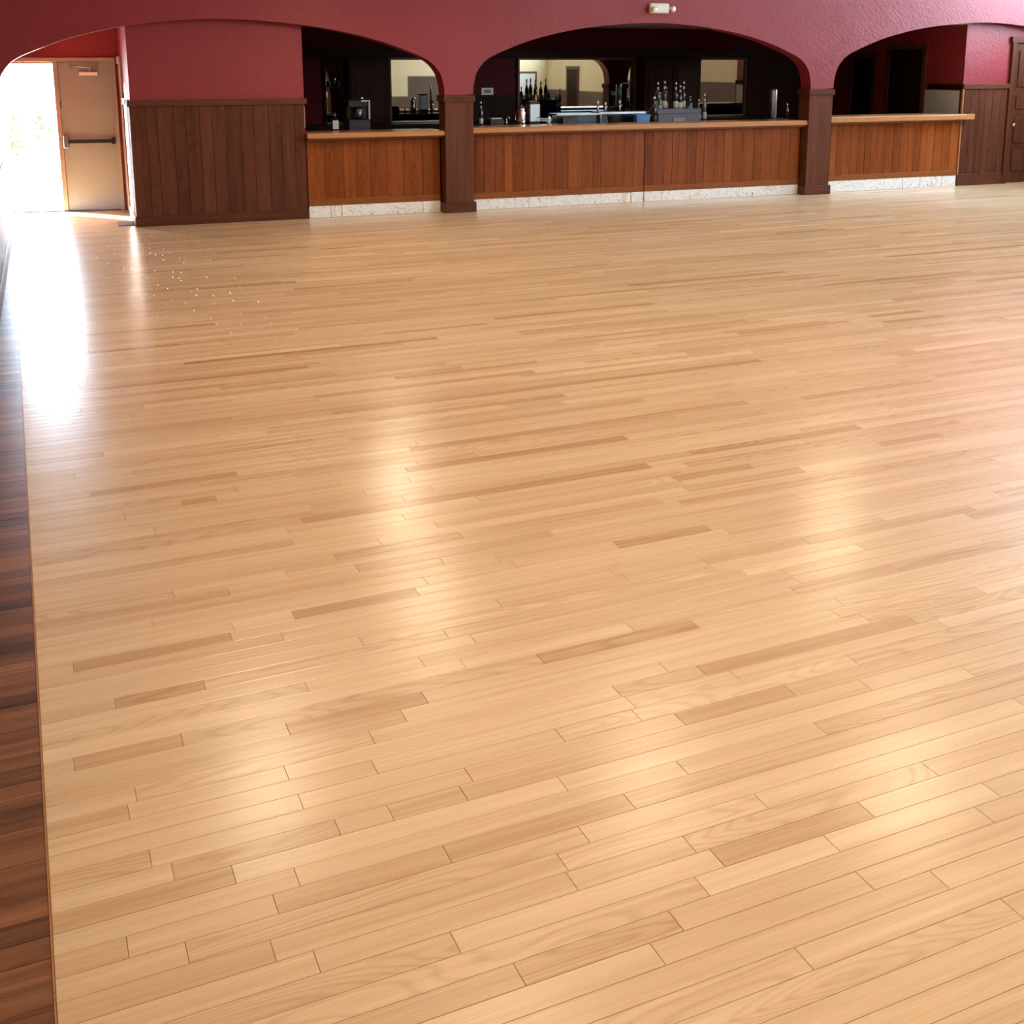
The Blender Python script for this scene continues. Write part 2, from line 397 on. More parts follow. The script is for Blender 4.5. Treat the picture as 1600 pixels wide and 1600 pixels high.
for row in range(int(0.6/BW), int(Y_END/BW)+1):
    y0 = row*BW+GAP/2; y1 = (row+1)*BW-GAP/2; ym = (y0+y1)/2
    ks = sorted(known.get(row, []))
    # the floor ends at the arcade; beyond it only the entry is boarded
    xmax = XR-0.02 if ym < 16.4 else 2.2
    segs = []; x = X0
    def fill(x, xe, first):
        out = []
        if first: 
            L = rng.uniform(0.2, 1.8)
        else: L = rng.uniform(0.7, 2.0)
        while xe-x > 1e-3:
            e = x+L
            if xe-e < 0.30: e = xe
            t = min(1, max(0, rng.gauss(0.60, 0.10)))
            if rng.random() < 0.03: t = rng.uniform(0.12, 0.35)
            out.append((x, e, t)); x = e
            L = rng.uniform(0.7, 2.0) if rng.random() > 0.12 else rng.uniform(0.3, 0.7)
        return out
    for (ka, kb, tn) in ks:
        if ka < x-0.02: continue
        if ka-x > 0.08: segs += fill(x, ka, x == X0)
        segs.append((x if ka-x <= 0.08 else ka, kb, tn)); x = kb
    segs += fill(x, xmax, x == X0)
    for (a, e, t) in segs:
        boards.append((a+GAP/2, e-GAP/2, y0, y1, t, rng.random(), 1.0 if rng.random() < 0.22 else 0.10))
    xw = xl(ym)-0.0
    if xw < X0-0.015: borders.append((xw-0.02, X0-0.006, y0, y1, min(1, max(0, rng.gauss(0.45, 0.2))), rng.random(), 0.4))
def lay(items, name, stuffname, mat, n_single):
    sized = sorted(items, key=lambda q: -px_size(*q[:4]))
    singles, rest = sized[:n_single], sized[n_single:]
    for q in singles:
        tl = [rng.uniform(-.00022, .00022) for _ in range(4)]
        cx_, cy_ = (q[0]+q[1])/2, (q[2]+q[3])/2
        v, f = board_geo(q[0]-cx_, q[1]-cx_, q[2]-cy_, q[3]-cy_, tl)
        me = bpy.data.meshes.new(name); me.from_pydata(v, [], f); me.update(); set_tone(me, q[4:7]); me.materials.append(M[mat])
        link(name, me, fl, loc=(cx_, cy_, 0))
    V, FC, T = [], [], []
    for q in rest:
        tl = [rng.uniform(-.00022, .00022) for _ in range(4)]
        v, f = board_geo(*q[:4], tl); k = len(V)
        V += v; FC += [tuple(i+k for i in ff) for ff in f]; T += [*q[4:7], 1.0]*12
    me = bpy.data.meshes.new(stuffname); me.from_pydata(V, [], FC); me.update(); me.materials.append(M[mat])
    at = me.attributes.new('tone', 'FLOAT_COLOR', 'POINT'); at.data.foreach_set('color', T)
    o = link(stuffname, me, fl); o['kind'] = 'stuff'
    return o
lay(boards, 'board', 'distant_boards', 'floor', 298)
lay(borders, 'border_board', 'distant_border_boards', 'border', 70)
obj('border_strip', B().box(X0-0.0055, X0-0.0005, 0.6, 18.9, -0.0045, 0.0012), 'top', fl)
# bare floor at and behind the viewpoint
obj('floor_apron', B().box(xl(0)-0.1, XR-0.02, YF, 0.5, -0.0045, 0.0), 'floor', fl)

# ------------------------------------------------------------------ arcade wall with three arches
PROF = [(1.0, 0.0), (.995, .165), (.976, .34), (.923, .51), (.82, .65), (.68, .795), (.503, .92), (.324, 1.0), (.15, 1.045), (0.0, 1.06)]
def arch_half(n=5):
    P = [(1.0, -0.2)] + PROF + [(-.15, 1.045)]
    out = []
    for i in range(1, len(P)-2):
        p0, p1, p2, p3 = P[i-1], P[i], P[i+1], P[i+2]
        for k in range(n):
            t = k/n
            out.append(tuple(0.5*(2*p1[c]+(p2[c]-p0[c])*t+(2*p0[c]-5*p1[c]+4*p2[c]-p3[c])*t*t+(3*p1[c]-p0[c]-3*p2[c]+p3[c])*t**3) for c in (0, 1)))
    out.append((0.0, 1.06))
    return out
HALF = arch_half()
def arch(uL, uR, cu, z0, k):
    left = [(cu-(cu-uL)*a, z0+k*zz) for a, zz in HALF]
    right = [(cu+(uR-cu)*a, z0+k*zz) for a, zz in HALF[::-1][1:]]
    return left+right
ARCH = [(-0.10, 5.905, 2.75, 1.73, 1.0), (6.35, 12.335, 9.36, 1.75, 1.0), (12.79, 19.0, 16.0, 1.78, 1.05)]
PF, PB = -0.08, 0.20
outline = [(-0.55, CEIL), (-0.55, 1.5)]
outline.append((-0.10, 1.5))
for i, a in enumerate(ARCH):
    outline += arch(*a)
outline += [(19.0, 1.5), (19.9, 1.5), (19.9, CEIL)]
wall = struct('wall_back', B().prism(outline, PF, PB), 'red', BK, label='textured burgundy plaster wall with three wide arches')

def pillar(u0, u1, ztop, label, back=False):
    t = thing('wood_pillar', label, 'pillar', ((u0+u1)/2, 0.06, 0), group='pillars under the arches')
    hw = (u1-u0)/2; d0, d1 = PF-0.01-0.06, PB+0.01-0.06
    obj('shaft', B().box(-hw, hw, d0, d1, 0.15, ztop-0.09, 0.004), 'panel', t, tone=(0.55, rng.random(), 0.2))
    obj('cap', B().box(-hw-0.025, hw+0.025, d0-0.025, d1+0.025, ztop-0.095, ztop, 0.006), 'panel_x', t)
    obj('plinth', B().box(-hw-0.03, hw+0.03, d0-0.03, d1+0.03, 0.001, 0.152, 0.006), 'panel_x', t)
    if back:
        obj('switch_box', B().box(-hw+0.05, -hw+0.15, d1, d1+0.05, 1.5, 1.6, 0.004), 'steel', t)
        obj('conduit', B().cyl((-hw+0.1, d1+0.02, 0.2), (-hw+0.1, d1+0.02, 1.5), 0.012, 8), 'steel', t)
    return t
pillar(5.905, 6.345, 1.735, 'dark wooden pillar between left and middle bar arches')
pillar(12.315, 12.785, 1.765, 'dark wooden pillar between middle and right bar arches', True)
t = thing('wood_pillar', 'sliver of dark pillar foot by the entry at left edge', 'pillar', (-0.20, 0.06, 0), group='pillars under the arches')
obj('shaft', B().box(-0.06, 0.085, PF-0.07, PB-0.05, 0.15, 1.5, 0.004), 'panel', t)
obj('plinth', B().box(-0.06, 0.11, PF-0.10, PB-0.02, 0.001, 0.15, 0.005), 'panel_x', t)

def planks(parent, a0, a1, front, z0, z1, n, mat, th=0.016, axis='u', jitter=0.25, name='plank', base=(0.5, 0.09)):
    """vertical boards side by side along u (or along v), their face at `front`"""
    ws = [1+rng.uniform(-jitter, jitter) for _ in range(n)]; s = sum(ws); x = a0
    for wd in ws:
        e = x+(a1-a0)*wd/s
        p = rng.uniform(-0.002, 0.002)
        if axis == 'u': bb = B().box(-(e-x)/2+0.002, (e-x)/2-0.002, front+p, front+th, z0, z1, 0.002); lc = ((x+e)/2, 0, 0)
        else: bb = B().box(front+p, front+th, -(e-x)/2+0.002, (e-x)/2-0.002, z0, z1, 0.002); lc = (0, (x+e)/2, 0)
        obj(name, bb, mat, parent, loc=lc, tone=(min(1, max(0, rng.gauss(*base))), rng.random(), 0.5))
        x = e

# boxed-out wall between the entry and the bar
al = struct('wall_alcove', B().box(1.515, 3.868, 0.12, 2.62, 0, 2.865), 'red', BK, label='burgundy wall over dark plank wainscot beside the entry')
planks(al, 1.50, 3.858, 0.098, 0.135, 1.635, 13, 'panel', th=0.02)
obj('cap_rail', B().box(1.47, 3.90, 0.075, 0.12, 1.63, 1.715, 0.006), 'panel_x', al)
obj('baseboard', B().box(1.478, 3.875, 0.082, 0.12, 0.001, 0.140, 0.005), 'panel_x', al)
planks(al, 0.12, 1.42, 1.498, 0.135, 1.635, 7, 'panel', th=0.016, axis='v')
obj('cap_rail', B().box(1.475, 1.515, 0.12, 1.42, 1.63, 1.715, 0.006), 'panel_x', al)
obj('baseboard', B().box(1.482, 1.515, 0.12, 1.42, 0.001, 0.140, 0.005), 'panel_x', al)
obj('switch_plate', B().box(3.868, 3.876, 0.14, 0.20, 1.30, 1.60, 0.002), 'ivory', al)
simple_door('door_3', BK @ Matrix.Translation((1.514, 2.38, 0)) @ Matrix.Rotation(-math.pi/2, 4, 'Z'), 0.84, 2.2, 'narrow edge of brown door casing in the entry side wall', 'tan', 'tanframe')

# ------------------------------------------------------------------ entry wall with the double door
EN = BK @ Matrix.Translation((0.615, 2.36, 0)) @ Matrix.Rotation(math.radians(-9), 4, 'Z')
DH = 2.235
b = B().box(-1.3, 1.02, 0.0, 0.2, DH+0.06, 2.865).box(0.855, 1.02, 0.0, 0.2, 0, DH+0.06).box(-1.3, -0.835, 0, 0.2, 0, DH+0.06)
struct('wall_entry', b, 'red', EN, label='burgundy wall above the double door')
d1_ = link('door_1', None, None, EN); d1_['kind'] = 'structure'; d1_['label'] = 'tan steel double door, left leaf open to daylight'
obj('jamb', B().box(-0.835, -0.775, -0.03, 0.21, 0, DH+0.06, 0.004), 'tanframe', d1_)
obj('jamb', B().box(0.7985, 0.855, -0.03, 0.21, 0, DH+0.06, 0.003).box(0.775, 0.7985, 0.0465, 0.21, 0, DH, 0.002), 'tanframe', d1_)
obj('head', B().box(-0.775, 0.80, 0.046, 0.21, DH-0.03, DH+0.06, 0.004).box(-0.775, 0.80, -0.03, 0.046, DH, DH+0.06, 0.004), 'tanframe', d1_)
obj('mullion', B().box(-0.032, 0.0345, -0.025, 0.046, 0.014, DH, 0.003).box(-0.032, 0.055, 0.0465, 0.11, 0.014, DH-0.03, 0.003), 'tanframe', d1_)
obj('threshold', B().box(-0.775, 0.80, -0.03, 0.21, 0.0005, 0.014), 'dmetal', d1_)
lf = obj('door_leaf', B().box(0.035, 0.797, 0.0, 0.045, 0.016, DH-0.004, 0.003), 'tan', d1_)
obj('panic_bar', B().box(0.06, 0.77, -0.075, -0.045, 1.03, 1.085, 0.006), 'dmetal', lf)
obj('latch_case', B().box(0.045, 0.115, -0.085, 0, 0.96, 1.15, 0.01), 'steel', lf)
obj('latch_case', B().box(0.735, 0.785, -0.085, 0, 1.01, 1.11, 0.01), 'dmetal', lf)
obj('door_closer', B().box(0.34, 0.60, -0.06, 0, 2.035, 2.085, 0.006), 'ivory', lf)
obj('closer_arm', B().tube([(0.50, -0.045, 2.09), (0.50, -0.055, 2.15), (0.34, -0.14, 2.165), (0.22, -0.05, 2.17)], 0.011), 'steel', lf)
obj('hinge', B().box(0.03, 0.045, -0.012, 0.0, 1.55, 1.66), 'dmetal', lf)
lf2 = obj('door_leaf', B().box(-1.575, -0.815, 0.225, 0.268, 0.016, DH-0.004, 0.003), 'tan', d1_, label='open tan leaf folded back outside')
obj('hinge', B().cyl((-0.768, -0.02, 1.0), (-0.768, -0.02, 1.10), 0.012), 'dmetal', d1_)
pd = bpy.data.lights.new('door_portal', 'AREA'); pd.shape = 'RECTANGLE'; pd.size = 0.78; pd.size_y = DH; pd.cycles.is_portal = True
po = bpy.data.objects.new('door_portal', pd); COL.objects.link(po)
po.matrix_world = EN @ Matrix.Translation((-0.385, 0.25, DH/2)) @ Vector((0, -1, 0)).to_track_quat('-Z', 'Y').to_matrix().to_4x4()
# floor register by the corner
tag(obj('floor_vent', B().box(-0.14, 0.14, -0.24, 0.24, 0, 0.008, 0.002), 'mat', None, BK, (1.40, 0.52, 0.0005)), 'small dark grey floor register by the entry corner', 'floor vent')
# ceiling over entry and bar
struct('ceiling_bar', B().box(-0.6, 20.0, PB, 4.1, 2.865, 3.05), 'ceil', BK, label='dark low ceiling over the bar and entry')
# outside
struct('pavement', B().box(-16, 14, 2.62, 40, -0.12, -0.03), 'pave', BK, label='bright concrete outside the open door')
def shrub(u, v, hh, rad, seed, label):
    r = random.Random(seed)
    t = thing('shrub', label, 'shrub', (u, v, -0.03), group='shrubs outside the door')
    b = B()
    for i in range(7):
        a = r.uniform(0, 6.28); b.tube([(0, 0, 0), (0.25*rad*math.cos(a), 0.25*rad*math.sin(a), hh*.45), (0.6*rad*math.cos(a), 0.6*rad*math.sin(a), hh*.85)], 0.012, 5)
    obj('stem', b, 'bark', t)
    bm = bmesh.new()
    for i in range(420):
        a = r.uniform(0, 6.28); q = r.random()**.5; z = hh*(0.25+0.75*r.random()); k = rad*q*math.sin(math.pi*min(.95, max(.12, z/hh)))
        c = Vector((k*math.cos(a), k*math.sin(a), z)); d = Vector((r.gauss(0, 1), r.gauss(0, 1), r.gauss(0, .7))).normalized(); e = d.orthogonal().normalized(); s = r.uniform(.04, .08)
        bm.faces.new([bm.verts.new(c), bm.verts.new(c+d*s+e*s*.5), bm.verts.new(c+d*s*2), bm.verts.new(c+d*s-e*s*.5)])
    me = bpy.data.meshes.new('foliage'); bm.to_mesh(me); bm.free(); set_tone(me, (.5, .5, .5)); me.materials.append(M['leaf'])
    o = link('foliage', me, t); o['kind'] = 'stuff'
shrub(-0.36, 13.5, 1.05, 0.30, 3, 'sunlit green shrub outside the door, left one')
shrub(0.22, 14.0, 1.10, 0.36, 4, 'sunlit green shrub outside the door, right one beside the tan leaf')

# ------------------------------------------------------------------ bar fronts and counters
def bar_front(u0, u1, ztop, zgr, n, slabs, label, v=0.10):
    t = thing('bar_unit', label, 'bar', (u0, v, 0), group='bar fronts')
    L = u1-u0
    obj('carcass', B().box(0.0, L, 0.018, 0.30, 0.02, ztop-0.0), 'bardark', t)
    planks(t, 0.0, L, 0.0, zgr+0.085, ztop-0.03, n, 'bar', th=0.018, jitter=0.3)
    obj('top_rail', B().box(0, L, -0.006, 0.018, ztop-0.03, ztop, 0.003), 'bar_x', t)
    obj('base_rail', B().box(0, L, -0.014, 0.018, zgr, zgr+0.095, 0.004), 'bar_x', t, tone=(.7, .3, .3))
    x = 0.0; ss = sum(slabs)
    for s in slabs:
        e = x+L*s/ss
        obj('granite_slab', B().box(x+0.003, e-0.003, -0.010+rng.uniform(-.003, .003), 0.018, 0.0015, zgr-0.002, 0.003), 'granite', t, tone=(rng.random(), rng.random(), rng.random()))
        x = e
    return t
bar_front(3.875, 5.875, 1.14, 0.175, 8, (16, 8, 62, 14), 'short cherry plank bar front under the left arch')
bar_front(6.375, 9.321, 1.165, 0.165, 16, (33, 62, 8), 'long cherry plank bar front just right of the left pillar')
bar_front(9.325, 12.29, 1.165, 0.165, 17, (11, 50, 40), 'cherry plank bar front just left of the right pillar', v=0.09)
bar_front(12.815, 15.72, 1.195, 0.195, 19, (62, 14, 18, 12), 'cherry plank bar front under the right arch')
def counter(u0, u1, z0, z1, label, front=-0.07, nose=0):
    t = thing('bar_countertop', label, 'countertop', (u0, 0, z0), group='bar countertops')
    hh = z1-z0
    poly = [(front+0.012, 0), (front, 0.012), (front, hh-0.02), (front+0.02, hh), (0.56, hh), (0.56, 0)]
    bb = B().prism([(y, z) for y, z in poly], 0, u1-u0)
    for v in bb.bm.verts: v.co = Vector((v.co.y, v.co.x, v.co.z))
    obj('slab', bb, 'top', t, tone=(.62, rng.random(), .2))
    if nose: obj('counter_nose', B().box(u1-u0, u1-u0+nose, front, 0.07, 0, hh, 0.006), 'top', t, tone=(.62, .4, .2))
    obj('edge_molding', B().box(0, u1-u0, front+0.05, front+0.10, -0.03, 0, 0.006), 'bar_x', t)
counter(3.862, 5.90, 1.150, 1.226, 'varnished wooden countertop under the left arch')
counter(6.352, 12.31, 1.172, 1.255, 'long varnished wooden countertop of the middle bar')
counter(12.79, 15.71, 1.202, 1.300, 'varnished wooden countertop under the right arch', -0.07, 0.19)

# ------------------------------------------------------------------ wall at the right with its panelled door
aw = struct('wall_alcove_right', B().box(15.75, 16.84, 0.12, 3.9, 0, 2.865).box(16.84, 17.86, 0.12, 3.9, 2.62, 2.865).box(17.86, 19.8, 0.12, 3.9, 0, 2.865), 'red', BK, label='burgundy wall over dark wainscot right of the bar')
planks(aw, 15.755, 16.78, 0.10, 0.205, 1.74, 6, 'panel', th=0.019, base=(0.45, 0.06))
obj('cap_rail', B().box(15.735, 16.80, 0.075, 0.12, 1.735, 1.825, 0.006), 'panel_x', aw)
obj('baseboard', B().box(15.735, 16.80, 0.082, 0.12, 0.001, 0.205, 0.005), 'panel_x', aw)
obj('corner_strip', B().box(15.722, 15.753, 0.078, 0.115, 0.205, 1.735, 0.004), 'top', aw, label='pale wooden corner strip')
obj('cap_rail', B().box(15.72, 15.75, 0.125, 1.0, 1.735, 1.82, 0.005), 'bardark', aw)
d2_ = link('door_2', None, None, BK @ Matrix.Translation((16.86, 0.12, 0))); d2_['kind'] = 'structure'; d2_['label'] = 'dark panelled door at the right edge'
obj('casing', B().box(-0.07, 0.03, -0.05, 0.0, 0.001, 2.60, 0.006), 'panel', d2_)
obj('casing', B().box(0.97, 1.07, -0.05, 0.0, 0.001, 2.60, 0.006), 'panel', d2_)
obj('casing', B().box(-0.10, 1.10, -0.055, 0.0, 2.55, 2.66, 0.006), 'panel_x', d2_)
lf = obj('door_leaf', B().box(0.03, 0.97, 0.0, 0.045, 0.01, 2.55), 'panel', d2_, tone=(.45, .2, .3))
for (x0, x1, z0, z1) in [(0.14, 0.46, 0.22, 0.62), (0.54, 0.86, 0.22, 0.62), (0.14, 0.46, 0.74, 1.22), (0.54, 0.86, 0.74, 1.22), (0.14, 0.46, 1.36, 1.62), (0.54, 0.86, 1.36, 1.62), (0.14, 0.46, 1.76, 2.42), (0.54, 0.86, 1.76, 2.42)]:
    obj('raised_panel', B().box(x0, x1, -0.016, 0.0, z0, z1, 0.012), 'panel', lf, tone=(.45, rng.random(), .3))
obj('knob', B().cyl((0.085, -0.045, 1.08), (0.085, 0.0, 1.08), 0.012).sphere((0.085, -0.055, 1.08), 0.036), 'brass', lf, label='brass door knob')
# on its side, facing the bar
simple_door('door_4', BK @ Matrix.Translation((15.749, 2.10, 0)) @ Matrix.Rotation(-math.pi/2, 4, 'Z'), 0.92, 2.46, 'dark door and casing behind the right counter', 'bardark', 'panel')
simple_door('door_6', BK @ Matrix.Translation((15.749, 3.22, 0)) @ Matrix.Rotation(-math.pi/2, 4, 'Z'), 0.62, 2.3, 'narrow dark door in the back right corner of the bar', 'bardark', 'panel')
t = thing('wall_board', 'pale grey board on the side wall over the right counter', 'panel', (15.745, 0.62, 0.9))
obj('board_face', B().box(-0.02, 0, -0.46, 0.44, 0.01, 0.81), 'greypanel', t)
obj('board_frame', B().box(-0.026, 0.002, -0.475, -0.46, 0, 0.82).box(-0.026, 0.002, 0.44, 0.455, 0, 0.82).box(-0.026, 0.002, -0.46, 0.44, 0.81, 0.825).box(-0.026, 0.002, -0.46, 0.44, -0.005, 0.01), 'steel', t)

# ------------------------------------------------------------------ back bar
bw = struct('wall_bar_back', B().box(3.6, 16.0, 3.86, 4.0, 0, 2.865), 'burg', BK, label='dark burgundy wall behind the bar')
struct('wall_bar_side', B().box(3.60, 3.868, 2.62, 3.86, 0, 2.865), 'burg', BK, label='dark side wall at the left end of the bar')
obj('top_beam', B().box(3.9, 15.74, 3.74, 3.86, 2.32, 2.48, 0.005), 'bardark', bw)
obj('dado_rail', B().box(7.62, 8.58, 3.83, 3.86, 1.56, 1.63, 0.004), 'bardark', bw)
obj('dado_panel', B().box(7.62, 8.58, 3.845, 3.86, 1.1, 1.56), 'bardark', bw)
obj('wood_panel', B().box(13.65, 15.74, 3.84, 3.86, 1.1, 2.32), 'bardark', bw)
tag(obj('back_counter', B().box(0, 11.80, 0, 0.66, 0, 1.13).box(-0.0, 11.80, -0.03, 0.66, 1.13, 1.165, 0.004), 'bardark', None, BK, (3.92, 3.20, 0)), 'dark wooden back counter along the bar wall', 'counter')
def wall_mirror(u0, u1, z0, z1, label, fr='panel_x'):
    t = thing('wall_mirror', label, 'mirror', ((u0+u1)/2, 3.86, z0), group='mirrors behind the bar')
    hw = (u1-u0)/2; hh = z1-z0
    obj('mirror_glass', B().box(-hw, hw, -0.02, -0.004, 0, hh), 'mirror', t)
    for s in (-1, 1): obj('frame_stile', B().box(min(s*hw, s*(hw+0.045)), max(s*hw, s*(hw+0.045)), -0.05, 0, 0, hh, 0.004), fr, t)
    obj('frame_rail', B().box(-hw-0.045, hw+0.045, -0.05, 0, hh, hh+0.045, 0.004), fr, t)
    obj('frame_rail', B().box(-hw, hw, -0.05, 0, -0.012, 0.0, 0.002), 'steel', t)
wall_mirror(6.19, 7.55, 1.185, 2.27, 'framed mirror reflecting cream walls behind the left pillar')
wall_mirror(8.66, 11.06, 1.185, 2.27, 'wide mirror reflecting an arch behind the middle bar')
wall_mirror(12.44, 13.55, 1.185, 2.27, 'mirror reflecting cream wall and notice, right of the cabinets')
wall_mirror(5.01, 5.30, 1.185, 2.27, 'narrow mirror behind a bottle shelf under the left arch', 'bardark')
def cabinet(u0, u1, nd, label):
    t = thing('bar_cabinet', label, 'cabinet', ((u0+u1)/2, 3.86, 1.165), group='cabinets behind the bar')
    hw = (u1-u0)/2
    obj('body', B().box(-hw, hw, -0.30, -0.002, 0.001, 1.14), 'bardark', t)
    obj('cornice', B().box(-hw, hw, -0.33, 0, 1.085, 1.14, 0.006), 'bardark', t)
    for i in range(nd):
        x0 = -hw+2*hw*i/nd+0.02; x1 = -hw+2*hw*(i+1)/nd-0.02
        d = obj('door', B().box(x0, x1, -0.32, -0.30, 0.03, 1.07, 0.003), 'bardark', t, tone=(.85, rng.random(), .6))
        obj('door_panel', B().box(x0+0.08, x1-0.08, -0.328, -0.32, 0.12, 0.98, 0.006), 'bardark', d, tone=(1.0, rng.random(), .6))
        obj('knob', B().sphere((x1-0.035 if i == 0 else x0+0.035, -0.335, 0.5), 0.015, 10), 'dmetal', d)
cabinet(5.36, 6.09, 1, 'dark cabinet door under the left arch')
cabinet(11.12, 12.38, 2, 'pair of dark panelled cabinet doors behind the bottles')
# bottle shelf before the narrow mirror
tag(obj('wall_shelf', B().box(-0.14, 0.14, -0.10, 0, 0, 0.025, 0.003), 'bardark', None, BK, (5.15, 3.81, 1.80)), 'small dark shelf before the narrow mirror', 'shelf')
t = thing('wall_plate', 'small ivory plate on the burgundy wall behind the middle bar', 'wall plate', (8.03, 3.859, 1.64))
obj('plate', B().box(-0.115, 0.115, -0.012, 0, 0, 0.125, 0.003), 'ivory', t)
obj('socket', B().box(-0.07, 0.07, -0.015, -0.012, 0.03, 0.095, 0.002), 'print', t)

# ------------------------------------------------------------------ things on and behind the bar
BV = 0.85; BZ = 1.205
def bench(u0, u1, label):
    t = thing('underbar_bench', label, 'bench', ((u0+u1)/2, BV, 0), group='steel benches behind the bar')
    hw = (u1-u0)/2
    obj('bench_top', B().box(-hw, hw, -0.25, 0.27, BZ-0.04, BZ, 0.004), 'dmetal', t)
    for sx in (-hw+0.06, hw-0.06):
        for sy in (-0.2, 0.22): obj('leg', B().cyl((sx, sy, 0.0), (sx, sy, BZ-0.04), 0.02, 8), 'steel', t)
bench(3.95, 5.85, 'dark bench behind the left arch counter')
bench(6.40, 12.75, 'long dark bench behind the middle bar counter')

def bottle(u, v, z, h, r, glass, label, lab='label', cap='chrome', neck=0.36, frame=BK, squat=False):
    t = thing('bottle', label, 'bottle', (u, v, z), frame, group='bottles at the bar')
    hb = h*(1-neck); rn = r*0.34
    obj('glass', B().lathe([(0, 0), (r*.93, 0), (r, 0.008), (r, hb*.86), (r*.86, hb*.97), (rn*1.15, hb+h*.08), (rn, hb+h*.13), (rn, h*.93), (0, h*.93)], seg=14), glass, t)
    if lab: obj('label_band', B().lathe([(r*1.012, hb*.22), (r*1.02, hb*.22), (r*1.02, hb*.58), (r*1.012, hb*.58)], seg=14), lab, t)
    if lab: obj('neck_band', B().lathe([(rn*1.05, h*.72), (rn*1.1, h*.72), (rn*1.1, h*.83), (rn*1.05, h*.83)], seg=10), lab, t)
    obj('cap', B().lathe([(rn*1.15, h*.925), (rn*1.15, h*.975), (rn*.5, h*.985), (rn*.45, h), (0, h)], seg=10), cap, t)
    return t
TR = 1.435
t = thing('bottle_tray', 'grey purple plastic tray carrying a row of bottles', 'tray', (10.30, BV, BZ))
obj('tray_body', B().box(-0.42, 0.36, -0.17, 0.17, 0, TR-BZ-0.05, 0.01), 'purple', t)
obj('tray_rim', B().box(-0.45, 0.39, -0.19, -0.165, TR-BZ-0.06, TR-BZ+0.02, 0.004).box(-0.45, 0.39, 0.165, 0.19, TR-BZ-0.06, TR-BZ+0.02, 0.004).box(-0.45, -0.42, -0.165, 0.165, TR-BZ-0.06, TR-BZ+0.02, 0.004).box(0.36, 0.39, -0.165, 0.165, TR-BZ-0.06, TR-BZ+0.02, 0.004), 'purple', t)
obj('hand_grip', B().box(-0.15, 0.08, -0.19, -0.17, 0.04, 0.10, 0.006), 'print', t)
ZT = TR-0.05+0.0005
bottle(9.79, BV-0.195, BZ+0.0005, 0.455, 0.052, 'dglass', 'dark wine bottle standing alone left of the bottle tray', None, 'ivory')
bottle(9.945, BV-0.09, ZT, 0.345, 0.040, 'cglass', 'pale bottle with blue label at the left end of the tray', 'bluelabel')
bottle(10.0, BV+0.08, ZT, 0.51, 0.040, 'dglass', 'tall dark bottle at the back left of the tray', 'label')
bottle(10.105, BV+0.04, ZT, 0.525, 0.042, 'gglass', 'second tall dark bottle from the left in the tray', 'label')
bottle(10.18, BV+0.11, ZT, 0.43, 0.036, 'aglass', 'shorter amber bottle behind the middle of the tray', 'label')
bottle(10.265, BV-0.06, ZT, 0.51, 0.040, 'dglass', 'tall dark bottle at the middle front of the tray', 'label')
bottle(10.37, BV-0.02, ZT, 0.455, 0.040, 'dglass', 'dark bottle with a tall oval label right of the tray middle', 'label')
bottle(10.465, BV+0.03, ZT, 0.52, 0.040, 'dglass', 'tall dark bottle with a bright cap near the tray right end', 'label')
bottle(10.555, BV-0.04, ZT, 0.27, 0.042, 'gglass', 'short green bottle at the right end of the tray', 'bluelabel')
bottle(10.735, BV-0.02, BZ+0.0005, 0.40, 0.040, 'cglass', 'clear bottle on the bench just right of the tray', 'bluelabel')
bottle(10.83, BV-0.05, BZ+0.0005, 0.49, 0.036, 'cglass', 'slim clear bottle with pale cap furthest right of the bottle group', 'label', 'ivory')

# raised steel shelf with three beer taps, blue bin before it
t = thing('steel_shelf', 'raised steel drip shelf behind the middle bar', 'shelf', (9.30, BV+0.06, BZ))
obj('shelf_top', B().box(-0.47, 0.46, -0.16, 0.16, 0.175, 0.215, 0.004), 'steel', t)
obj('back_panel', B().box(-0.44, 0.44, 0.05, 0.08, 0, 0.175), 'navy', t)
for s in (-0.42, 0.42): obj('leg', B().box(s-0.015, s+0.015, -0.12, 0.14, 0, 0.175), 'steel', t)
for u, h_, lb in [(8.87, 0.17, 'left white-handled tap on the steel shelf'), (9.01, 0.15, 'middle small tap on the steel shelf'), (9.275, 0.18, 'tall right tap on the steel shelf')]:
    t = thing('beer_tap', lb, 'tap', (u, BV+0.05, BZ+0.2155), group='taps on the steel shelf')
    obj('column', B().cyl((0, 0, 0), (0, 0, h_*.7), 0.018, 10), 'chrome', t)
    obj('handle', B().lathe([(0, h_*.7), (.014, h_*.7), (.02, h_*.95), (.012, h_), (0, h_)], seg=10), 'ivory', t)
    obj('spout', B().tube([(0, 0, h_*.6), (0, -0.05, h_*.62), (0, -0.07, h_*.5)], 0.009, 6), 'chrome', t)
t = thing('blue_bin', 'open blue plastic bin before the steel shelf', 'bin', (9.57, BV-0.17, BZ))
b = B()
for (x0, x1, y0, y1) in ((-.13, .13, -.07, -.06), (-.13, .13, .06, .07), (-.13, -.12, -.06, .06), (.12, .13, -.06, .06), (-.12, .12, -.06, .06)):
    b.box(x0, x1, y0, y1, 0.0005, 0.15 if abs(x1-x0) < .02 or abs(y1-y0) < .02 else 0.012)
for v in b.bm.verts:
    k = 0.78+0.22*v.co.z/0.15; v.co.x *= k; v.co.y *= k
obj('bin_wall', b, 'blue', t)
obj('bin_rim', B().box(-.14, .14, -.08, -.066, 0.15, 0.165, .003).box(-.14, .14, .066, .08, 0.15, 0.165, .003).box(-.14, -.126, -.066, .066, 0.15, 0.165, .003).box(.126, .14, -.066, .066, 0.15, 0.165, .003), 'blue', t)
